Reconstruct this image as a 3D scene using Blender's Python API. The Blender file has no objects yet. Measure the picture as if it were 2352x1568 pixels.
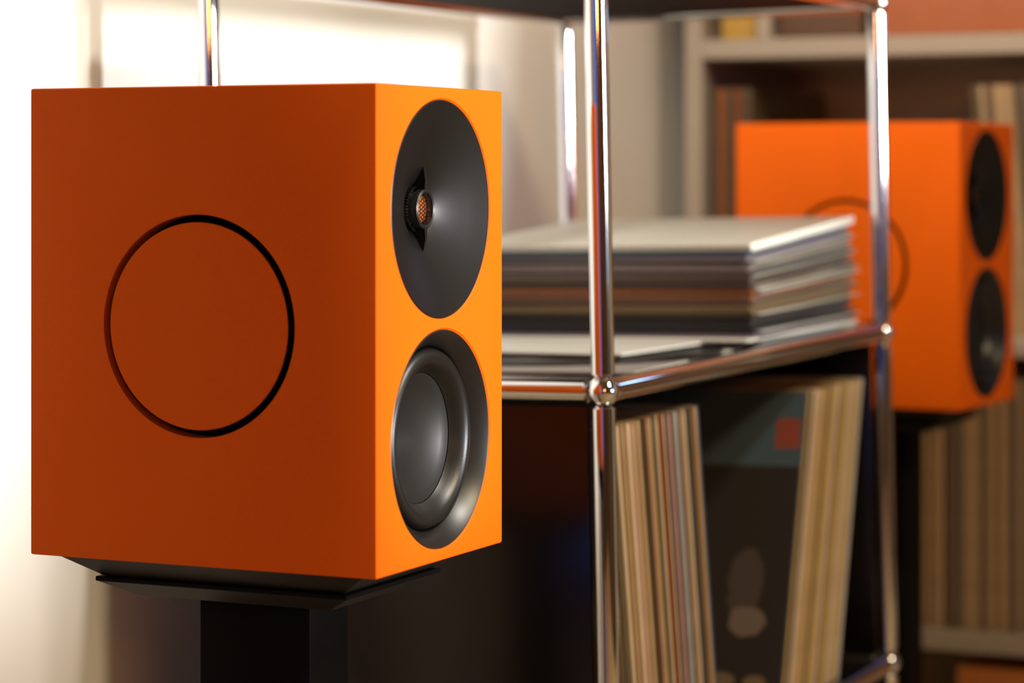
import bpy, bmesh, math, random
from mathutils import Vector, Matrix

# World axes follow the room: +X along the back wall, +Y into the back wall, Z up.
# The front left post of the chrome shelf stands at X = 0, Y = 0.
scene = bpy.context.scene
R = random.Random(7)
EYE = 0.90

# ------------------------------------------------------------------ camera
cam_d = bpy.data.cameras.new('camera')
cam = bpy.data.objects.new('camera', cam_d)
scene.collection.objects.link(cam)
YAW = -math.radians(64.92)
cam.location = (-1.9214, -0.8219, EYE)
cam.rotation_euler = (math.radians(90), 0, YAW)
cam_d.sensor_width = 36.0
cam_d.lens = 6000 / 2352 * 36.0
cam_d.shift_y = -380 / 2352
cam_d.clip_start = 0.05
cam_d.dof.use_dof = True
cam_d.dof.focus_distance = 1.83
cam_d.dof.aperture_fstop = 4.5
scene.camera = cam
VIEW = Vector((math.sin(-YAW), math.cos(YAW), 0))          # camera forward

# ------------------------------------------------------------------ world, sun, big lights, exposure
world = bpy.data.worlds.new('sky'); scene.world = world
world.use_nodes = True
bg = world.node_tree.nodes['Background']
bg.inputs['Color'].default_value = (0.09, 0.28, 1.0, 1)
bg.inputs['Strength'].default_value = 0.9


def light(name, kind, loc, energy, color, target=None, **kw):
    d = bpy.data.lights.new(name, kind); d.energy = energy; d.color = color
    for k, v in kw.items():
        setattr(d, k, v)
    o = bpy.data.objects.new(name, d); scene.collection.objects.link(o)
    o.location = loc
    if target is not None:
        o.rotation_euler = (Vector(target) - Vector(loc)).to_track_quat('-Z', 'Y').to_euler()
    return o


SUN_DIR = Vector((-0.05, 1.0, -0.05))
light('sun', 'SUN', (0.5, -5, 2), 4.2, (1.0, 0.98, 0.95), target=Vector((0.5, -5, 2)) + SUN_DIR, angle=math.radians(4.0))
# unseen ceiling lamp, added as warm fill for the room
light('added_fill_light', 'AREA', (-0.28, -2.0, 2.40), 50, (1.0, 0.80, 0.47), target=(-0.28, -2.0, 0), shape='DISK', size=0.5)
# unseen ceiling spot, added to brighten the near speaker and record stack
KEY, KEY_AT = (0.12, -1.18, 2.27), (0.0, 0.1, 0.92)
light('added_key_light', 'SPOT', KEY, 125, (1.0, 0.93, 0.82), target=KEY_AT, spot_size=math.radians(46), spot_blend=0.9, shadow_soft_size=0.1)
# unseen ceiling spot added above the shelf to brighten the far speaker
light('added_spot_light', 'SPOT', (0.36, 0.14, 2.28), 95, (1.0, 0.90, 0.74), target=(1.0, 0.10, 0.80),
      spot_size=math.radians(50), spot_blend=0.6, shadow_soft_size=0.04)
vs = scene.view_settings
vs.view_transform = 'Standard'; vs.look = 'None'; vs.exposure = 0.0; vs.gamma = 1.0
vs.use_curve_mapping = False
scene.cycles.use_denoising = True


# ------------------------------------------------------------------ materials
def new_mat(name):
    m = bpy.data.materials.new(name); m.use_nodes = True
    nt = m.node_tree
    return m, nt, nt.nodes['Principled BSDF']


def mat(name, col, rough=0.5, metal=0.0, spec=0.5, var=0.0, scale=40.0, bump=0.0, stretch=None, coat=0.0, trans=0.0):
    m, nt, b = new_mat(name)
    c = (*col, 1)
    b.inputs['Base Color'].default_value = c
    b.inputs['Roughness'].default_value = rough
    b.inputs['Metallic'].default_value = metal
    b.inputs['Specular IOR Level'].default_value = spec
    b.inputs['Coat Weight'].default_value = coat
    b.inputs['Coat Roughness'].default_value = 0.1
    b.inputs['Transmission Weight'].default_value = trans
    if var or bump:
        tc = nt.nodes.new('ShaderNodeTexCoord')
        mp = nt.nodes.new('ShaderNodeMapping')
        if stretch:
            mp.inputs['Scale'].default_value = stretch
        nz = nt.nodes.new('ShaderNodeTexNoise')
        nz.inputs['Scale'].default_value = scale; nz.inputs['Detail'].default_value = 4
        nt.links.new(tc.outputs['Object'], mp.inputs['Vector'])
        nt.links.new(mp.outputs['Vector'], nz.inputs['Vector'])
        if var:
            mx = nt.nodes.new('ShaderNodeMixRGB'); mx.blend_type = 'MIX'
            mx.inputs['Color1'].default_value = (*[x * (1 - var) for x in col], 1)
            mx.inputs['Color2'].default_value = (*[min(1, x * (1 + var)) for x in col], 1)
            nt.links.new(nz.outputs['Fac'], mx.inputs['Fac'])
            nt.links.new(mx.outputs['Color'], b.inputs['Base Color'])
        if bump:
            bp = nt.nodes.new('ShaderNodeBump'); bp.inputs['Strength'].default_value = bump
            bp.inputs['Distance'].default_value = 0.001
            nt.links.new(nz.outputs['Fac'], bp.inputs['Height'])
            nt.links.new(bp.outputs['Normal'], b.inputs['Normal'])
    return m


M = {}
M['orange'] = mat('orange_lacquer', (0.86, 0.135, 0.0), rough=0.6, spec=0.16, var=0.03, scale=600, bump=0.04)
M['groove'] = mat('groove_black', (0.004, 0.004, 0.004), rough=0.9, spec=0.1)
M['satin'] = mat('satin_black', (0.005, 0.0045, 0.0045), rough=0.38, spec=0.4, var=0.1, scale=900, bump=0.02)
M['flange'] = mat('flange_black', (0.009, 0.008, 0.008), rough=0.36, spec=0.5, var=0.1, scale=900)
M['rubber'] = mat('rubber_black', (0.006, 0.0055, 0.0055), rough=0.38, spec=0.5, var=0.15, scale=1200, bump=0.05)
M['cone'] = mat('cone_black', (0.008, 0.0075, 0.008), rough=0.42, spec=0.55, var=0.1, scale=800)
M['gun'] = mat('gunmetal', (0.20, 0.20, 0.21), rough=0.28, metal=0.9)
M['copper'] = mat('copper_dome', (0.95, 0.25, 0.05), rough=0.3, metal=0.6)
M['plinth'] = mat('plinth_black', (0.016, 0.012, 0.010), rough=0.5, spec=0.4, var=0.2, scale=500, bump=0.05)
M['steel_black'] = mat('stand_black', (0.005, 0.005, 0.005), rough=0.5, spec=0.05, var=0.2, scale=400)
M['chrome'] = mat('chrome', (0.82, 0.82, 0.83), rough=0.05, metal=1.0)
M['panel'] = mat('black_panel', (0.006, 0.005, 0.005), rough=0.22, spec=0.5)
M['panel_matte'] = mat('black_powder_coat', (0.008, 0.006, 0.005), rough=0.7, spec=0.08, var=0.1, scale=300)
M['wall'] = mat('wall_paint', (0.77, 0.75, 0.70), rough=0.9, spec=0.1, var=0.03, scale=6, bump=0.05)
M['wall_dark'] = mat('brown_wall_paint', (0.085, 0.060, 0.042), rough=0.9, spec=0.1, var=0.05, scale=6)
M['ceil'] = mat('ceiling_paint', (0.22, 0.18, 0.14), rough=0.9, spec=0.1, var=0.03, scale=5)
M['floor'] = mat('floor_wood', (0.46, 0.37, 0.24), rough=0.5, var=0.25, scale=3, stretch=(1, 12, 1))
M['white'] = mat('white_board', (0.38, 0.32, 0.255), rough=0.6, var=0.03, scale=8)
M['brown_back'] = mat('brown_backboard', (0.50, 0.33, 0.20), rough=0.6, var=0.25, scale=4, stretch=(1, 1, 8))
M['frame_white'] = mat('window_frame', (0.75, 0.73, 0.70), rough=0.5, var=0.02, scale=9)
M['added_curtain'] = mat('curtain_cloth', (0.50, 0.44, 0.36), rough=0.95, var=0.1, scale=60)
M['vinyl'] = mat('vinyl', (0.008, 0.008, 0.009), rough=0.25, spec=0.5, var=0.2, scale=900)
M['lamp'] = mat('lamp_white', (0.7, 0.68, 0.65), rough=0.4, var=0.02)
M['lamp_black'] = mat('lamp_black', (0.02, 0.02, 0.02), rough=0.4, var=0.1)
M['poly'] = mat('clear_sleeve', (0.80, 0.83, 0.78), rough=0.25, spec=0.6, trans=0.12, var=0.05, scale=50)
M['leaf'] = mat('leaf', (0.05, 0.12, 0.03), rough=0.5, var=0.3, scale=20)
M['pot'] = mat('clay_pot', (0.35, 0.14, 0.07), rough=0.8, var=0.15, scale=30)


# ------------------------------------------------------------------ mesh helpers
def link(o, parent=None):
    scene.collection.objects.link(o)
    if parent is not None:
        o.parent = parent
    return o


def tag(o, label=None, cat=None, group=None, kind=None):
    for k, v in (('label', label), ('category', cat), ('group', group), ('kind', kind)):
        if v:
            o[k] = v
    return o


def empty(name, loc, rz=0.0):
    o = bpy.data.objects.new(name, None); link(o)
    o.location = loc; o.rotation_euler = (0, 0, rz)
    o.empty_display_size = 0.05
    return o


def smooth_by_angle(me, ang=35):
    bm = bmesh.new(); bm.from_mesh(me)
    for f in bm.faces:
        f.smooth = True
    lim = math.radians(ang)
    for e in bm.edges:
        e.smooth = not (len(e.link_faces) == 2 and e.calc_face_angle(0) > lim)
    bm.to_mesh(me); bm.free()


def finish(name, bm, m, parent=None, smooth=True, fix=True):
    if fix:
        bmesh.ops.recalc_face_normals(bm, faces=bm.faces[:])
    me = bpy.data.meshes.new(name); bm.to_mesh(me); bm.free()
    for x in (m if isinstance(m, (list, tuple)) else [m]):
        me.materials.append(x)
    if smooth:
        smooth_by_angle(me)
    return link(bpy.data.objects.new(name, me), parent)


def bm_box(bm, lo, hi, bevel=0.0, seg=2):
    c = [(a + b) / 2 for a, b in zip(lo, hi)]
    s = [b - a for a, b in zip(lo, hi)]
    r = bmesh.ops.create_cube(bm, size=1.0, matrix=Matrix.Translation(c) @ Matrix.Diagonal((*s, 1)))
    if bevel:
        es = list({e for v in r['verts'] for e in v.link_edges})
        bmesh.ops.bevel(bm, geom=es, offset=bevel, segments=seg, affect='EDGES', profile=0.5)
    return bm


def box(name, lo, hi, m, parent=None, bevel=0.0, seg=2):
    bm = bmesh.new(); bm_box(bm, lo, hi, bevel, seg)
    return finish(name, bm, m, parent)


def bm_lathe(bm, prof, n=96, close=False):
    """profile of (radius, depth); axis runs along +Y, returns verts in the XZ plane around the origin"""
    rings = []
    for r, d in prof:
        if r < 1e-6:
            rings.append([bm.verts.new((0, d, 0))])
        else:
            rings.append([bm.verts.new((r * math.cos(2 * math.pi * i / n), d, r * math.sin(2 * math.pi * i / n))) for i in range(n)])
    pairs = list(zip(rings[:-1], rings[1:]))
    if close:
        pairs.append((rings[-1], rings[0]))
    for A, B in pairs:
        for i in range(n):
            j = (i + 1) % n
            if len(A) == 1 and len(B) == 1:
                continue
            if len(A) == 1:
                bm.faces.new((A[0], B[i], B[j]))
            elif len(B) == 1:
                bm.faces.new((A[i], B[0], A[j]))
            else:
                bm.faces.new((A[i], B[i], B[j], A[j]))
    return bm


def lathe(name, prof, m, parent=None, mtx=None, n=96, close=False):
    bm = bmesh.new(); bm_lathe(bm, prof, n, close)
    if mtx is not None:
        bmesh.ops.transform(bm, matrix=mtx, verts=bm.verts)
    return finish(name, bm, m, parent)


def bm_frustum(bm, x0, x1, y0, y1, z0, X0, X1, Y0, Y1, z1):
    lo = [bm.verts.new(p) for p in ((x0, y0, z0), (x1, y0, z0), (x1, y1, z0), (x0, y1, z0))]
    hi = [bm.verts.new(p) for p in ((X0, Y0, z1), (X1, Y0, z1), (X1, Y1, z1), (X0, Y1, z1))]
    bm.faces.new(lo[::-1]); bm.faces.new(hi)
    for i in range(4):
        j = (i + 1) % 4
        bm.faces.new((lo[i], lo[j], hi[j], hi[i]))
    return bm


def tube_mesh(name, r, length, n=28, neck=0.0):
    """tube along +Z from 0 to length with slimmer collars at both ends"""
    bm = bmesh.new()
    prof = [(0, 0), (r * .78, 0), (r * .78, neck), (r, neck + .0006), (r, length - neck - .0006), (r * .78, length - neck), (r * .78, length), (0, length)]
    bm_lathe(bm, prof, n)
    bmesh.ops.transform(bm, matrix=Matrix.Rotation(math.radians(90), 4, 'X'), verts=bm.verts)
    bmesh.ops.recalc_face_normals(bm, faces=bm.faces[:])
    me = bpy.data.meshes.new(name); bm.to_mesh(me); bm.free()
    me.materials.append(M['chrome']); smooth_by_angle(me, 30)
    return me


def copy_tree(o, parent=None):
    c = o.copy(); scene.collection.objects.link(c); c.parent = parent
    for ch in o.children:
        copy_tree(ch, c)
    return c


ORD = ['', 'first', 'second', 'third', 'fourth', 'fifth', 'sixth', 'seventh', 'eighth', 'ninth', 'tenth', 'eleventh', 'twelfth',
       'thirteenth', 'fourteenth', 'fifteenth', 'sixteenth', 'seventeenth', 'eighteenth', 'nineteenth']
TENS = {20: 'twent', 30: 'thirt', 40: 'fort', 50: 'fift', 60: 'sixt', 70: 'sevent'}


def ordinal(n):
    if n < 20:
        return ORD[n]
    t, k = n // 10 * 10, n % 10
    return TENS[t] + 'ieth' if k == 0 else TENS[t] + 'y-' + ORD[k]


# ------------------------------------------------------------------ the room
AX0, AX1, WY0, WY1, ZC = -3.6, 1.66, -3.0, 0.475, 2.5
T = 0.12
st = lambda o: tag(o, kind='structure')
st(box('floor', (AX0 - T, WY0 - T, -0.1), (AX1 + T, WY1 + T, 0), M['floor']))
st(box('ceiling', (AX0 - T, WY0 - T, ZC), (AX1 + T, WY1 + T, ZC + 0.1), M['ceil']))
st(box('wall_back', (AX0 - T, WY1, 0), (AX1 + T, WY1 + T, ZC), M['wall']))
st(box('wall_right', (AX1, WY0 - T, 0), (AX1 + T, WY1, ZC), M['wall']))


def wall_with_hole(name, axis, pos, thick, lo, hi, holes):
    """wall slab with a rectangular opening; axis 'x' wall runs along X, 'y' wall runs along Y"""
    bm = bmesh.new()
    def b(a0, a1, z0, z1):
        if axis == 'x':
            bm_box(bm, (a0, min(pos, pos + thick), z0), (a1, max(pos, pos + thick), z1))
        else:
            bm_box(bm, (min(pos, pos + thick), a0, z0), (max(pos, pos + thick), a1, z1))
    x = lo
    for h0, h1, zb, zt in holes:
        b(x, h0, 0, ZC); b(h0, h1, 0, zb); b(h0, h1, zt, ZC)
        x = h1
    b(x, hi, 0, ZC)
    return st(finish(name, bm, M['wall_dark']))


W1 = (-0.33, 0.12, 0.735, 1.95)          # unseen window opposite the speakers, narrowed to shape the sun patch
W3 = (0.13, 1.02, 0.895, 1.95)          # its added neighbour, sill raised to keep sun off the lower records
W2 = (-0.70, 0.28, 0.25, 2.25)           # tall narrow window in the left wall
wall_with_hole('wall_front', 'x', WY0, -T, AX0 - T, AX1 + T, (W1, W3))
wall_with_hole('wall_left', 'y', AX0, -T, WY0, WY1, (W2,))


def window(name, axis, pos, w, bars):
    a0, a1, z0, z1 = w
    root = st(empty(name, ((a0 + a1) / 2, pos, z0) if axis == 'x' else (pos, (a0 + a1) / 2, z0)))
    def piece(nm, b0, b1, c0, c1, d, m):
        lo = (b0, pos - d, c0) if axis == 'x' else (pos - d, b0, c0)
        hi = (b1, pos + d, c1) if axis == 'x' else (pos + d, b1, c1)
        o = box(nm, lo, hi, m); o.parent = root
        o.matrix_parent_inverse = Matrix.Translation(root.location).inverted()
    f = 0.012
    piece('window_frame', a0, a0 + f, z0, z1, .03, M['frame_white']); piece('window_frame', a1 - f, a1, z0, z1, .03, M['frame_white'])
    piece('window_frame', a0 + f, a1 - f, z0, z0 + .012, .03, M['frame_white']); piece('window_frame', a0 + f, a1 - f, z1 - f, z1, .03, M['frame_white'])
    for x in bars:
        piece('window_bar', x - .012, x + .012, z0 + .012, z1 - f, .015, M['frame_white'])
    return root


window('window_1', 'x', WY0 - 0.08, W1, ())
window('window_3', 'x', WY0 - 0.08, W3, ())
window('window_2', 'y', AX0 - 0.06, W2, ())
box('baseboard_back', (AX0, WY1 - .015, 0), (1.30, WY1, .08), M['frame_white'])['kind'] = 'structure'

# ------------------------------------------------------------------ speaker
SW, SD, SH = 0.191, 0.271, 0.322
PL = 0.016                                # height of the chamfered plinth
FY = -SD / 2
ZU, ZL = PL + 0.239, PL + 0.0826          # heights of the two drivers


def on_front(z, x=0.0):
    return Matrix.Translation((x, FY, z))


def on_left(z):
    # lathe axis +Y turned to +X, starting on the left face
    return Matrix.Translation((-SW / 2, 0, z)) @ Matrix.Rotation(math.radians(-90), 4, 'Z')


def make_cabinet(parent):
    bm = bmesh.new(); bm_box(bm, (-SW / 2, -SD / 2, PL), (SW / 2, SD / 2, PL + SH), 0.0016, 3)
    body = finish('cabinet', bm, [M['orange'], M['groove']], parent, smooth=False)
    cutters = []
    front = [(0, -.01), (.0757, -.01), (.0757, 0), (.0745, .0011), (.0745, .042), (0, .042)]
    ring = [(.0690, -.01), (.0690, .014), (.0748, .014), (.0748, -.01)]
    for prof, mt, cl in ((front, on_front(ZU), False), (front, on_front(ZL), False), (ring, on_left(PL + SH / 2), True)):
        b2 = bmesh.new(); bm_lathe(b2, prof, 128, cl)
        bmesh.ops.transform(b2, matrix=mt, verts=b2.verts)
        cutters.append(finish('cutter', b2, M['orange'], None, smooth=False))
    for c in cutters:
        md = body.modifiers.new('cut', 'BOOLEAN'); md.operation = 'DIFFERENCE'; md.object = c; md.solver = 'EXACT'
    bpy.context.view_layer.update()
    dg = bpy.context.evaluated_depsgraph_get()
    me = bpy.data.meshes.new_from_object(body.evaluated_get(dg))
    body.modifiers.clear(); body.data = me
    for c in cutters:
        bpy.data.objects.remove(c, do_unlink=True)
    # the floor of the ring groove is black
    for p in me.polygons:
        if abs(p.normal.x) > .99 and abs(p.center.x + SW / 2 - .014) < .0005:
            p.material_index = 1
    smooth_by_angle(me, 25)
    return body


def hex_grille(parent, mtx, rad, depth_edge, bulge, cell):
    bm = bmesh.new(); seen = {}
    def v(x, z):
        k = (round(x, 6), round(z, 6))
        if k not in seen:
            rr = min(1.0, (x * x + z * z) / rad ** 2)
            seen[k] = bm.verts.new((x, depth_edge - bulge * (1 - rr), z))
        return seen[k]
    for i in range(-8, 9):
        for j in range(-8, 9):
            cx = cell * 1.5 * i / math.sqrt(3); cz = cell * (j + 0.5 * (i % 2))
            if math.hypot(cx, cz) > rad - cell * .35:
                continue
            bm.faces.new([v(cx + cell / math.sqrt(3) * math.cos(a), cz + cell / math.sqrt(3) * math.sin(a)) for a in [math.radians(60 * k) for k in range(6)]])
    bmesh.ops.wireframe(bm, faces=bm.faces[:], thickness=.0008, use_replace=True, use_even_offset=True)
    bmesh.ops.transform(bm, matrix=mtx, verts=bm.verts)
    return finish('tweeter_grille', bm, M['flange'], parent, smooth=False)


def make_speaker():
    root = empty('bookshelf_speaker', (0, 0, 0))
    make_cabinet(root)
    # round cover disc on the left side, flush inside the ring groove: cap with its own edge radius
    # (the disc stands in the groove as a part of its own, a hair proud of the cabinet side)
    lathe('side_cover_disc', [(0, -.0003), (.0690, -.0003), (.0696, .0003), (.0697, .0138)], [M['orange'], M['groove']], root, on_left(PL + SH / 2), n=128)
    for p in root.children[-1].data.polygons:          # the rim of the disc is black
        if abs(p.normal.x) < .3:
            p.material_index = 1
    # tweeter: waveguide dish, throat ribs, dome, bridge ring with two pointed fins, grille
    wg = lathe('waveguide', [(.0744, .0030), (.0744, .0008), (.0736, .0004), (.0715, .0010), (.066, .0026), (.060, .0043), (.053, .0065), (.046, .0088), (.040, .0108),
                             (.034, .0130), (.0285, .0152), (.0235, .0175), (.0195, .0197), (.0168, .0216), (.0150, .0236), (.0150, .026), (0, .026)],
               M['satin'], root, on_front(ZU))
    lathe('tweeter_dome', [(.0100, .0186), (.0104, .0178), (.0100, .0172), (.0080, .0160), (.0055, .0152), (.003, .0148), (0, .0146)], M['copper'], wg, on_front(ZU), n=48)
    bm = bmesh.new()
    for i in range(44):
        a = 2 * math.pi * i / 44
        b2 = Matrix.Translation((math.cos(a) * .0150, .0212, math.sin(a) * .0150)) @ Matrix.Rotation(-a, 4, 'Y') @ Matrix.Diagonal((.0016, .0035, .0009, 1))
        bmesh.ops.create_cube(bm, size=1, matrix=b2)
    bmesh.ops.transform(bm, matrix=on_front(ZU), verts=bm.verts)
    finish('throat_ribs', bm, M['flange'], wg, smooth=False)
    lathe('bridge_ring', [(.0108, .0142), (.0112, .0128), (.0124, .0122), (.0136, .0130), (.0139, .0150), (.0136, .0175), (.0120, .0182), (.0108, .0165)],
          M['flange'], wg, on_front(ZU), n=64, close=True)
    for s in (1, -1):
        bm = bmesh.new()
        prof = [(.0125, .0126, .0022), (.0205, .0125, .0012), (.0290, .0146, .0001), (.0235, .0180, .0009), (.0165, .0220, .0018), (.0135, .0200, .0022)]
        L = [bm.verts.new((-h, d, s * z)) for z, d, h in prof]
        Q = [bm.verts.new((h, d, s * z)) for z, d, h in prof]
        bm.faces.new(L); bm.faces.new(Q[::-1])
        for i in range(len(prof)):
            j = (i + 1) % len(prof)
            bm.faces.new((L[i], L[j], Q[j], Q[i]))
        bmesh.ops.transform(bm, matrix=on_front(ZU), verts=bm.verts)
        finish('bridge_fin', bm, M['satin'], wg)
    hex_grille(wg, on_front(ZU), .0112, .0140, .0022, .0027)
    # woofer: conical trim ring, rubber roll, cone
    tr = lathe('woofer_trim_ring', [(.0744, .0030), (.0744, .0009), (.0737, .0005), (.0728, .0012), (.0640, .0104), (.0632, .0120), (.0632, .030)],
               M['flange'], root, on_front(ZL))
    wf = lathe('woofer_surround', [(.0622, .028), (.0622, .0150), (.0616, .0118), (.0603, .0092), (.0583, .0074), (.0560, .0067), (.0537, .0072), (.0514, .0088),
                                   (.0492, .0113), (.0472, .0142), (.0456, .0166), (.0448, .0176), (.0448, .0190)], M['rubber'], root, on_front(ZL))
    lathe('woofer_cone', [(.0446, .0190), (.0444, .0180), (.0436, .0180), (.038, .0208), (.030, .0240), (.021, .0264), (.011, .0279), (0, .0284)],
          M['cone'], wf, on_front(ZL))
    # chamfered plinth under the cabinet
    bm = bmesh.new()
    ix, iy, jx, jy = .010, .014, .030, .041
    bm_frustum(bm, -SW / 2 + jx, SW / 2 - jx, -SD / 2 + jy, SD / 2 - jy, 0, -SW / 2 + ix, SW / 2 - ix, -SD / 2 + iy, SD / 2 - iy, PL)
    finish('plinth', bm, M['plinth'], root, smooth=False)
    return root


SP_BOT = EYE - 0.2616
BASE = SP_BOT - PL
sp1 = make_speaker()
sp1.location = (-0.3309, 0.1102, BASE)
tag(sp1, 'orange loudspeaker on a black stand, bright front, in front of the white wall', 'loudspeaker', 'pair of orange loudspeakers')
sp2 = copy_tree(sp1)
sp2.location = (1.0235, 0.0870, BASE); sp2.rotation_euler.z = math.radians(-3.8)
tag(sp2, 'orange loudspeaker on a black stand between the chrome shelf and the bookcase', 'loudspeaker', 'pair of orange loudspeakers')


def make_stand():
    h = BASE
    root = empty('speaker_stand', (0, 0, 0))
    bm = bmesh.new()
    bm_box(bm, (-SW / 2 + .026, -SD / 2 + .036, h - .0035), (SW / 2 - .026, SD / 2 - .036, h - .0002), .0006, 1)
    finish('top_pad', bm, M['steel_black'], root, smooth=False)
    bm = bmesh.new()
    bm_frustum(bm, -SW / 2 + .047, SW / 2 - .047, -SD / 2 + .060, SD / 2 - .060, h - .0150, -SW / 2 + .027, SW / 2 - .027, -SD / 2 + .037, SD / 2 - .037, h - .0035)
    finish('top_plate', bm, M['plinth'], root, smooth=False)
    box('column', (-.0275, -.0475, .012), (.0275, .0405, h - .015), M['steel_black'], root, .001, 2)
    box('base_plate', (-.13, -.16, 0), (.13, .16, .012), M['steel_black'], root, .003, 2)
    return root


sd1 = make_stand(); sd1.location = (-0.3309, 0.1102, 0)
tag(sd1, 'black loudspeaker stand with a square column in front of the white wall', 'stand', 'pair of loudspeaker stands')
sd2 = copy_tree(sd1); sd2.location = (1.0235, 0.0870, 0); sd2.rotation_euler.z = math.radians(-3.8)
tag(sd2, 'black loudspeaker stand with a square column in front of the bookcase', 'stand', 'pair of loudspeaker stands')

# ------------------------------------------------------------------ chrome tube shelf
SL, SDP = 0.754, 0.362
LEV = [0.03, 0.38, 0.73, 1.08]
ZM = LEV[2]
# the shelf leans about one degree to the left, as seen from the camera
LEAN = Matrix.Translation((0.0013, -0.0027, ZM - .002)) @ Matrix.Rotation(-0.0192, 4, VIEW) @ Matrix.Translation((0, 0, -ZM))
shelf = empty('chrome_shelf', (0, 0, 0))
shelf.matrix_world = LEAN
tag(shelf, 'chrome tube shelf with ball joints and glossy black panels holding records', 'shelf')
TR, BR = 0.0095, 0.0126
ball_me = None
bm = bmesh.new(); bmesh.ops.create_uvsphere(bm, u_segments=32, v_segments=20, radius=BR)
ball_me = bpy.data.meshes.new('ball_connector'); bm.to_mesh(ball_me); bm.free()
ball_me.materials.append(M['chrome']); smooth_by_angle(ball_me, 60)
corners = [(0, 0), (SL, 0), (SL, SDP), (0, SDP)]
post_me = tube_mesh('post', TR, LEV[1] - LEV[0] - 2 * BR * .93, neck=.0012)
long_me = tube_mesh('rail', TR, SL - 2 * BR * .93, neck=.0012)
short_me = tube_mesh('rail', TR, SDP - 2 * BR * .93, neck=.0012)


def part(name, me, mtx):
    o = link(bpy.data.objects.new(name, me), shelf); o.matrix_local = mtx
    return o


for x, y in corners:
    for k, z in enumerate(LEV):
        part('ball_connector', ball_me, Matrix.Translation((x, y, z)))
        if k < 3:
            part('post', post_me, Matrix.Translation((x, y, z + BR * .93)))
for z in LEV:
    for y in (0, SDP):
        part('rail', long_me, Matrix.Translation((BR * .93, y, z)) @ Matrix.Rotation(math.radians(90), 4, 'Y'))
    for x in (0, SL):
        part('rail', short_me, Matrix.Translation((x, BR * .93, z)) @ Matrix.Rotation(math.radians(-90), 4, 'X'))
g = .006
for z in LEV[:3]:
    box('shelf_panel', (g, g, z - .006), (SL - g, SDP - g, z + .003), M['panel'], shelf, .002, 2)
box('top_panel', (g, g, LEV[3] - .004), (SL - g, SDP - g, LEV[3] + .005), M['panel_matte'], shelf, .002, 2)
for z in LEV[:2]:
    for x in (0, SL):
        box('side_panel', (x - .004, .012, z + .012), (x + .004, SDP - .012, z + .338), M['panel'], shelf, .002, 2)
    box('back_panel', (.012, SDP - .004, z + .012), (SL - .012, SDP + .004, z + .338), M['panel'], shelf, .002, 2)
for x, y in corners:                       # levelling feet reach the floor although the shelf leans
    p = LEAN @ Vector((x, y, LEV[0]))
    hgt = p.z - BR * .8
    bm = bmesh.new()
    bm_lathe(bm, [(0, 0), (.014, 0), (.014, .004), (.005, .006), (.005, hgt), (0, hgt)], 24)
    bmesh.ops.transform(bm, matrix=Matrix.Rotation(math.radians(90), 4, 'X'), verts=bm.verts)
    o = finish('levelling_foot', bm, M['chrome'], shelf)
    o.matrix_local = LEAN.inverted() @ Matrix.Translation((p.x, p.y, 0))

# ------------------------------------------------------------------ records
PAL = {
    'cream': (.82, .80, .72), 'white': (.75, .74, .70), 'slate teal': (.07, .105, .115), 'slate blue': (.06, .075, .13), 'mauve grey': (.17, .13, .15),
    'grey brown': (.20, .155, .12), 'charcoal': (.055, .05, .048), 'dark brown': (.095, .058, .038), 'brown': (.18, .10, .05), 'rust': (.26, .075, .02),
    'olive brown': (.12, .085, .04), 'black': (.012, .011, .012), 'navy': (.035, .03, .075), 'tan': (.48, .33, .18), 'pale tan': (.60, .46, .30),
    'grey': (.33, .31, .30), 'amber': (.50, .27, .07), 'dusty pink': (.45, .26, .22), 'pale grey': (.52, .50, .48), 'ochre': (.46, .31, .10), 'red': (.35, .05, .03),
}
JM = {}
for k, c in PAL.items():
    JM[k] = (mat('spine_' + k.replace(' ', '_'), c, rough=.55, var=.3, scale=9, stretch=(30, 30, 3)),
             mat('cover_' + k.replace(' ', '_'), tuple(x * .9 for x in c), rough=.45, var=.06 if k in ('cream', 'white') else .35, scale=14))


def jacket_mesh(t, size, standing, mats):
    """gatefold-thin cardboard jacket: rounded spine, slightly pinched open side"""
    bm = bmesh.new()
    h = t / 2
    sp = [(-h * .55, 0), (-h, .0012), (-h, size * .5), (-h * .8, size), (h * .8, size), (h, size * .5), (h, .0012), (h * .55, 0)]
    lo = [bm.verts.new((x, y, 0)) for x, y in sp]
    hi = [bm.verts.new((x, y, size)) for x, y in sp]
    bm.faces.new(lo[::-1]); bm.faces.new(hi)
    n = len(sp)
    for i in range(n):
        j = (i + 1) % n
        f = bm.faces.new((lo[i], lo[j], hi[j], hi[i]))
        f.material_index = 0 if i in (0, 6, 7) else 1
    if not standing:
        # lying: spine on the -X side, thickness along Z, centred pinch downwards
        bmesh.ops.transform(bm, matrix=Matrix(((0, 1, 0, 0), (0, 0, 1, 0), (1, 0, 0, h), (0, 0, 0, 1))), verts=bm.verts)
    bmesh.ops.recalc_face_normals(bm, faces=bm.faces[:])
    me = bpy.data.meshes.new('jacket'); bm.to_mesh(me); bm.free()
    for m in mats:
        me.materials.append(m)
    return me


JC = {}


def jacket(t, standing, col, cover=None):
    k = (t, standing, col, cover)
    if k not in JC:
        JC[k] = jacket_mesh(t, .315, standing, (JM[col][0], cover or JM[col][1]))
    return JC[k]


# --- flat stack on the middle panel
SLEEVE = {}


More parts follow.
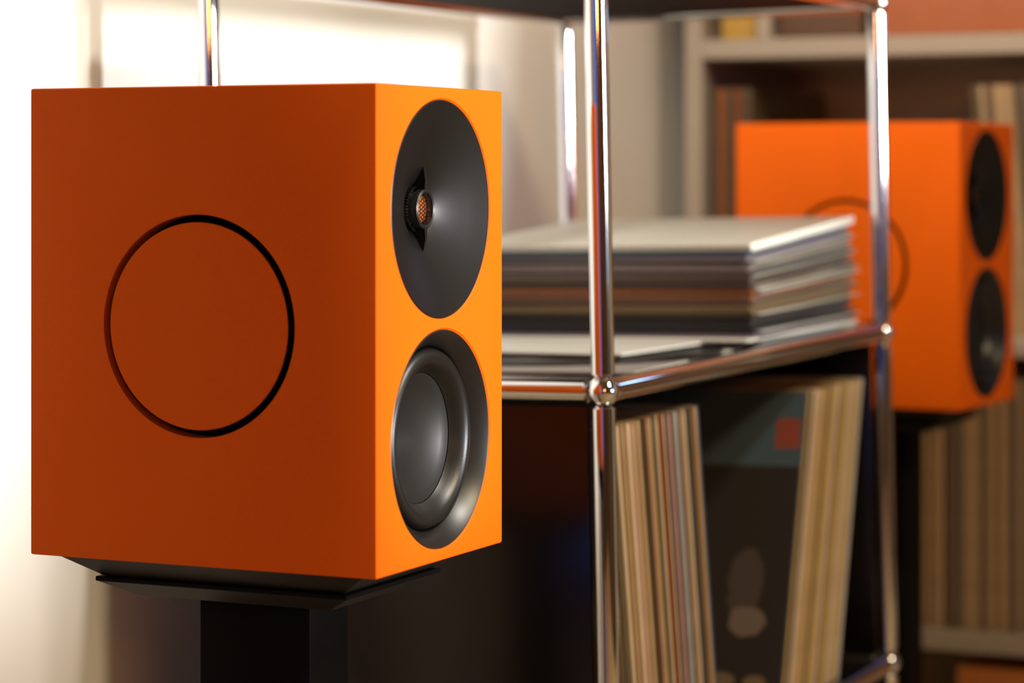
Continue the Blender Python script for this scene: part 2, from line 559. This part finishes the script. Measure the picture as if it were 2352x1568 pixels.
def sleeve_mesh(seed, out, t):
    """clear outer sleeve: two thin lips standing out of the open front side, and a folded end"""
    r = random.Random(seed)
    bm = bmesh.new(); n = 14; ph = r.uniform(0, 6.3)
    for zz, sgn in ((t - .0002, 1), (.0002, -1)):
        rows = []
        for j in range(3):
            row = []
            for i in range(n + 1):
                x = .004 + (.318 - .004) * i / n
                y = .004 - (out + .0009 * math.sin(i * .8 + ph)) * j / 2
                z = zz + sgn * .0002 - (sgn * .0011 + .00012 * math.sin(i * .6 + 2 * ph)) * (j / 2) ** 2
                row.append(bm.verts.new((x, y, z)))
            rows.append(row)
        for j in range(2):
            for i in range(n):
                bm.faces.new((rows[j][i], rows[j][i + 1], rows[j + 1][i + 1], rows[j + 1][i]))
    me = bpy.data.meshes.new('clear_sleeve'); bm.to_mesh(me); bm.free()
    me.materials.append(M['poly']); smooth_by_angle(me, 60)
    return me


def place(o, mtx):
    o.matrix_world = LEAN @ mtx


z0 = ZM + .0035
STACK = ['cream', 'white', 'slate teal', 'slate blue', 'mauve grey', 'slate teal', 'grey brown', 'mauve grey', 'charcoal', 'grey brown', 'dark brown', 'charcoal',
         'dark brown', 'rust', 'brown', 'rust', 'dark brown', 'olive brown', 'brown', 'olive brown', 'dark brown', 'black', 'charcoal', 'black', 'black', 'navy', 'mauve grey']
NST = len(STACK)
z = z0 + .0125
tst = .0032
for i in range(NST):                        # from the bottom upwards
    col = STACK[NST - 1 - i]
    ang = .00235 * i
    ox, oy = .408 + R.uniform(-.003, .003), .022 + R.uniform(-.004, .004)
    root = empty('record', (0, 0, 0))
    place(root, Matrix.Translation((ox, oy, z + (ox - .408) * math.tan(ang))) @ Matrix.Rotation(-ang, 4, 'Y') @ Matrix.Rotation(R.uniform(-.012, .012), 4, 'Z'))
    link(bpy.data.objects.new('jacket', jacket(tst, False, col)), root)
    link(bpy.data.objects.new('clear_sleeve', sleeve_mesh(i, R.choice((.002, .003, .004, .008, .012)), tst)), root)
    k = NST - i
    nm = 'topmost' if k == 1 else ordinal(k) + ' from the top'
    tag(root, f'{col} record lying flat, {nm} of the stack on the chrome shelf', 'record', 'stacked records on the chrome shelf')
    z += tst + .0001

# --- loose flat things under the stack
def flat_jacket(name, cx, cy, rot, zz, t, col, w, d, label, cat):
    root = empty(name, (0, 0, 0))
    bm = bmesh.new()
    bm_box(bm, (-w / 2, -d / 2, 0), (w / 2, d / 2, t), min(.0008, t * .3), 1)
    place(root, Matrix.Translation((cx, cy, zz)) @ Matrix.Rotation(rot, 4, 'Z'))
    finish('cover', bm, JM[col][1], root, smooth=False)
    bm = bmesh.new()
    bm_box(bm, (-w / 2 + .0015, -d / 2 - .0004, t * .25), (w / 2 + .0004, d / 2 - .002, t * .75))
    finish('pages', bm, JM['white'][0], root, smooth=False)
    tag(root, label, cat)
    return root


flat_jacket('record', .265, .186, .05, z0, .0030, 'grey', .315, .315, 'grey record lying on the black shelf panel beneath a bare vinyl disc', 'record')
flat_jacket('record', .585, .185, .0, z0, .0040, 'olive brown', .312, .315, 'olive brown record under the tall stack, flat on the black panel', 'record')
vin = lathe('vinyl_disc', [(0, .0016), (.05, .0016), (.0505, .0013), (.147, .0013), (.150, .0010), (.150, .0003), (.149, 0), (0, 0)], M['vinyl'], n=128)
vin.data.transform(Matrix.Rotation(math.radians(90), 4, 'X'))
place(vin, Matrix.Translation((.300, .170, z0 + .0031)))
tag(vin, 'bare black vinyl disc lying on a grey record beside the tall stack', 'record')
flat_jacket('record', .590, .183, .01, z0 + .0041, .0030, 'slate teal', .31, .315, 'slate teal record under the tall stack and white magazine', 'record')
flat_jacket('magazine', .395, .215, -.10, z0 + .0072, .0022, 'white', .30, .30, 'thin white magazine sticking out from beneath the tall stack', 'magazine')
flat_jacket('magazine', .550, .170, -.02, z0 + .0095, .0029, 'white', .32, .31, 'white magazine directly under the tall record stack', 'magazine')


# --- the cover that faces the gap in the lower bay
def cover_print():
    m, nt, b = new_mat('printed_cover')
    b.inputs['Roughness'].default_value = .4
    tc = nt.nodes.new('ShaderNodeTexCoord'); sx = nt.nodes.new('ShaderNodeSeparateXYZ')
    nt.links.new(tc.outputs['Object'], sx.inputs[0])
    nz = nt.nodes.new('ShaderNodeTexNoise'); nz.inputs['Scale'].default_value = 45
    nt.links.new(tc.outputs['Object'], nz.inputs['Vector'])
    def math_n(op, a, bb):
        n = nt.nodes.new('ShaderNodeMath'); n.operation = op
        for i, v in enumerate((a, bb)):
            if isinstance(v, (int, float)):
                n.inputs[i].default_value = v
            else:
                nt.links.new(v, n.inputs[i])
        return n.outputs[0]
    Y, Z = sx.outputs['Y'], sx.outputs['Z']
    def rect(y0, y1, zz0, zz1):
        a = math_n('MULTIPLY', math_n('GREATER_THAN', Y, y0), math_n('LESS_THAN', Y, y1))
        c = math_n('MULTIPLY', math_n('GREATER_THAN', Z, zz0), math_n('LESS_THAN', Z, zz1))
        return math_n('MULTIPLY', a, c)
    def ell(cy, cz, ry, rz, wob=.5):
        dy = math_n('DIVIDE', math_n('SUBTRACT', Y, cy), ry); dz = math_n('DIVIDE', math_n('SUBTRACT', Z, cz), rz)
        d = math_n('ADD', math_n('MULTIPLY', dy, dy), math_n('MULTIPLY', dz, dz))
        d = math_n('ADD', d, math_n('MULTIPLY', math_n('SUBTRACT', nz.outputs['Fac'], .5), wob))
        return math_n('LESS_THAN', d, 1.0)
    cur = None
    def layer(mask, col):
        nonlocal cur
        mx = nt.nodes.new('ShaderNodeMixRGB')
        nt.links.new(mask, mx.inputs['Fac'])
        if cur is None:
            mx.inputs['Color1'].default_value = (.035, .028, .022, 1)
        else:
            nt.links.new(cur, mx.inputs['Color1'])
        mx.inputs['Color2'].default_value = (*col, 1)
        cur = mx.outputs['Color']
    layer(rect(-.01, .33, .240, .330), (.075, .105, .125))
    layer(rect(.004, .029, .258, .288), (.30, .065, .035))
    layer(ell(.046, .122, .018, .036, 1.6), (.085, .062, .05))
    layer(ell(.040, .085, .018, .015, 1.6), (.19, .135, .10))
    layer(ell(.064, .028, .016, .007, .2), (.20, .13, .07))
    layer(ell(.028, .026, .012, .008, .2), (.20, .13, .07))
    nt.links.new(cur, b.inputs['Base Color'])
    return m


PRINT = cover_print()
# --- standing records in the lower bay, two leaning groups
zf = LEV[1] + .0035


def standing_row(cols, a_start, lean_deg, w0, z_floor, name_dir, label_fn, group, first_cover=None, mtx=None, ts=(3, 3, 4, 5)):
    """records in a row along +X; lean > 0 tips the tops towards +X"""
    x = a_start; phi = math.radians(lean_deg)
    for i, col in enumerate(cols):
        t = R.choice(ts) * .001
        step = t / math.cos(phi)
        o = bpy.data.objects.new('record', jacket(t, True, col, first_cover if i == 0 else None)); link(o)
        # lift so that the lower corner of the leaning slab touches the panel
        loc = Matrix.Translation((x + step / 2, w0 + R.uniform(0, .006), z_floor + abs(math.sin(phi)) * t / 2 + .0002))
        mt = loc @ Matrix.Rotation(phi, 4, 'Y')
        o.matrix_world = (mtx or LEAN) @ mt
        tag(o, label_fn(i, col, len(cols)), 'record', group)
        x += step + .00015
    return x


def pick(seq, n, seed):
    r = random.Random(seed); out = []
    while len(out) < n:
        c = r.choice(seq)
        out += [c] * r.choice((1, 1, 2, 2, 3))
    return out[:n]


left_cols = pick(['tan', 'pale tan', 'charcoal', 'brown', 'pale tan', 'dark brown', 'grey', 'olive brown', 'tan', 'black', 'ochre', 'dusty pink', 'rust'], 62, 3)
left_cols[-9:] = ['charcoal', 'charcoal', 'pale tan', 'pale tan', 'ochre', 'tan', 'dusty pink', 'charcoal', 'slate blue']
standing_row(left_cols, .058, -7.5, .014, zf, 'left', lambda i, c, n: f'{c} record leaning left, {ordinal(i + 1)} counted from the black side panel',
             'records leaning left in the lower bay')
right_cols = pick(['tan', 'pale tan', 'brown', 'pale tan', 'grey brown', 'tan', 'pale grey', 'ochre', 'dusty pink', 'dark brown', 'tan'], 47, 11)
right_cols[:8] = ['black', 'ochre', 'brown', 'olive brown', 'brown', 'dark brown', 'pale grey', 'pale grey']
standing_row(right_cols, .447, 19, .014, zf, 'right', lambda i, c, n: f'{c} record leaning right, {ordinal(i + 1)} counted from the printed cover'
             if i else 'black record with a printed cover facing the gap between two record rows', 'records leaning right in the lower bay', first_cover=PRINT)

# ------------------------------------------------------------------ white bookcase in the corner
BX, BXB = 1.274, 1.655
bc = empty('bookcase', (BX, -.40, 0))
tag(bc, 'white open bookcase with a brown back panel behind the far loudspeaker', 'bookcase')


def bpart(name, lo, hi, m):
    o = box(name, lo, hi, m, bc, .0015, 1)
    o.matrix_parent_inverse = Matrix.Translation(bc.location).inverted()
    return o


BW0, BW1 = -1.20, .424
BZ = [0.0, .305, .674, 1.052, 1.45]
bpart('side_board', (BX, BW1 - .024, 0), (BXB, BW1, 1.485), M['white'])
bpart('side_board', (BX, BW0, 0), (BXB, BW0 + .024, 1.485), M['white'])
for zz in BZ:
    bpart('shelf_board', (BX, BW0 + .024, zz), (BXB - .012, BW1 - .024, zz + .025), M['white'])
bpart('divider_board', (BX, .306, BZ[3] + .025), (BXB - .012, .324, BZ[4]), M['white'])
bpart('divider_board', (BX, -.36, BZ[2] + .025), (BXB - .012, -.336, BZ[3]), M['white'])
bpart('back_board', (BXB - .012, BW0 + .024, 0), (BXB, BW1 - .024, 1.485), M['brown_back'])


def storage_box(y0, y1, zz, h, m, label, x0=BX + .012, lid=None):
    root = empty('storage_box', (x0, (y0 + y1) / 2, zz))
    inv = Matrix.Translation(root.location).inverted()
    o = box('box_body', (x0, y0, zz), (x0 + .28, y1, zz + h), m, root, .004, 2); o.matrix_parent_inverse = inv
    o = box('lid', (x0 - .003, y0 - .002, zz + h * .78), (x0 + .283, y1 + .002, zz + h + .004), lid or m, root, .003, 2); o.matrix_parent_inverse = inv
    bm = bmesh.new(); bm_box(bm, (x0 - .006, (y0 + y1) / 2 - .02, zz + h * .45), (x0 + .002, (y0 + y1) / 2 + .02, zz + h * .6), .002, 1)
    o = finish('label_holder', bm, M['gun'], root); o.matrix_parent_inverse = inv
    tag(root, label, 'box')


storage_box(.329, .378, BZ[3] + .0255, .10, mat('ochre_card', (.50, .30, .06), var=.1), 'ochre storage box in the upper left compartment of the bookcase')
storage_box(.186, .298, BZ[3] + .0255, .13, mat('umber_card', (.12, .065, .04), var=.1), 'dark brown storage box right of the divider on the bookcase')
storage_box(-.30, .165, BZ[3] + .0255, .20, mat('terracotta_card', (.42, .13, .05), var=.1), 'wide terracotta storage box on the upper bookcase board')
storage_box(-.30, .06, BZ[0] + .0255, .255, mat('kraft_card', (.30, .20, .11), var=.1), 'kraft storage box with an orange lid at the bottom of the bookcase',
            lid=mat('orange_card', (.50, .16, .03), var=.1))
I = Matrix.Identity(4)
ROT = Matrix.Rotation(math.radians(-90), 4, 'Z')       # spine towards -X, row runs towards -Y


def case_row(cols, y, lean, zz, what, grp):
    standing_row(cols, 0, lean, 0, 0, '', lambda i, c, n: f'{c} record {what}, {ordinal(i + 1)} counted from its wall end', grp,
                 mtx=Matrix.Translation((BX + .018, y, zz)) @ ROT)


case_row(pick(['olive brown', 'dark brown', 'rust', 'brown', 'olive brown'], 14, 5), .392, 0, BZ[2] + .0255, 'upright in the bookcase beside the wall', 'records in the middle bookcase row')
case_row(pick(['brown', 'grey brown', 'tan', 'olive brown', 'tan'], 24, 9), .02, -5, BZ[2] + .0255, 'leaning in the middle bookcase row', 'leaning records in the bookcase')
case_row(pick(['brown', 'grey brown', 'tan', 'tan', 'tan'], 40, 10), .13, 0, BZ[1] + .0255, 'upright in the lower bookcase row', 'records in the lower bookcase row')

# ------------------------------------------------------------------ added unseen lamps, and cloth that cuts the sun patch
root = empty('added_ceiling_lamp', (-0.28, -2.0, 2.5))
tag(root, 'round white ceiling lamp, added unseen as warm fill', 'lamp')
bm = bmesh.new(); bm_lathe(bm, [(0, 0), (.27, 0), (.30, -.02), (.30, -.09), (.285, -.09), (.285, -.03), (0, -.03)], 48)
bmesh.ops.transform(bm, matrix=Matrix.Rotation(math.radians(90), 4, 'X'), verts=bm.verts)
finish('lamp_housing', bm, M['lamp'], root)


def added_spot(pos, at, label):
    root = empty('added_spot', (pos[0], pos[1], ZC))
    tag(root, label, 'lamp')
    drop = pos[2] - ZC
    box('mounting_plate', (-.05, -.05, -.02), (.05, .05, 0), M['lamp_black'], root, .004, 2)
    box('arm', (-.008, -.008, drop + .05), (.008, .008, -.02), M['lamp_black'], root, .002, 1)
    dirv = (Vector(at) - Vector(pos)).normalized()
    bm = bmesh.new(); bm_lathe(bm, [(0, -.12), (.045, -.12), (.11, -.06), (.11, .02), (.105, .02), (.10, -.05), (0, -.06)], 40)
    hm = finish('lamp_head', bm, M['lamp_black'], root)
    hm.matrix_local = Matrix.Translation((0, 0, drop)) @ dirv.to_track_quat('Y', 'Z').to_matrix().to_4x4()


added_spot((.36, .14, 2.28), (1.0, .10, .80), 'black ceiling spot added unseen above the chrome shelf to light the far loudspeaker')
added_spot(KEY, KEY_AT, 'black ceiling spot added unseen to light the near loudspeaker and records')

bm = bmesh.new()
n = 60
rows = []
for j in range(9):
    zz = .55 + (2.15 - .55) * j / 8
    edge = .90 + .22 * (zz - 1.0)           # edge slanted to end the sun patch on a diagonal
    row = []
    for i in range(n + 1):
        x = edge + (1.45 - edge) * i / n
        row.append(bm.verts.new((x, WY0 + .08 + .025 * math.sin(i * .75), zz)))
    rows.append(row)
for j in range(8):
    for i in range(n):
        bm.faces.new((rows[j][i], rows[j][i + 1], rows[j + 1][i + 1], rows[j + 1][i]))
cur = finish('added_curtain', bm, M['added_curtain'])
md = cur.modifiers.new('thick', 'SOLIDIFY'); md.thickness = .002
tag(cur, 'beige pleated cloth added unseen at the window to cut the sun patch', 'added_curtain')

# unseen glowing globe on a pole, added as warm fill behind the camera
m, nt, b = new_mat('added_globe_glow')
b.inputs['Base Color'].default_value = (.8, .7, .6, 1)
b.inputs['Emission Color'].default_value = (1.0, .42, .12, 1); b.inputs['Emission Strength'].default_value = 40
root = empty('added_globe_lamp', (-3.0, -1.9, 0))
tag(root, 'slim lamp with a glowing round globe, added unseen as warm side fill', 'lamp')
up = Matrix.Rotation(math.radians(90), 4, 'X')
for nm, prof, mm in (('base', [(0, 0), (.15, 0), (.15, .012), (.02, .02), (0, .02)], M['lamp_black']),
                     ('pole', [(0, .02), (.011, .02), (.011, 1.18), (.04, 1.20), (.04, 1.215), (0, 1.215)], M['lamp_black']),
                     ('globe', [(.15 * math.sin(math.pi * k / 20), 1.36 - .15 * math.cos(math.pi * k / 20)) for k in range(21)], m)):
    lathe(nm, prof, mm, root, up, n=40)

# added unseen box with a glowing blue face, makes the streak on the rail
m, nt, b = new_mat('glow_face')
b.inputs['Base Color'].default_value = (.02, .03, .05, 1)
b.inputs['Emission Color'].default_value = (.35, .60, 1.0, 1); b.inputs['Emission Strength'].default_value = 9
root = empty('added_glow_box', (BX + .01, -.385, BZ[3] + .0255))
tag(root, 'small black box with a glowing blue face, added unseen to streak the chrome rail', 'media player')
box('case', (0, -.05, 0), (.16, .05, .075), M['lamp_black'], root, .004, 2)
box('glow_face', (-.0015, -.034, .012), (.001, .034, .062), m, root)
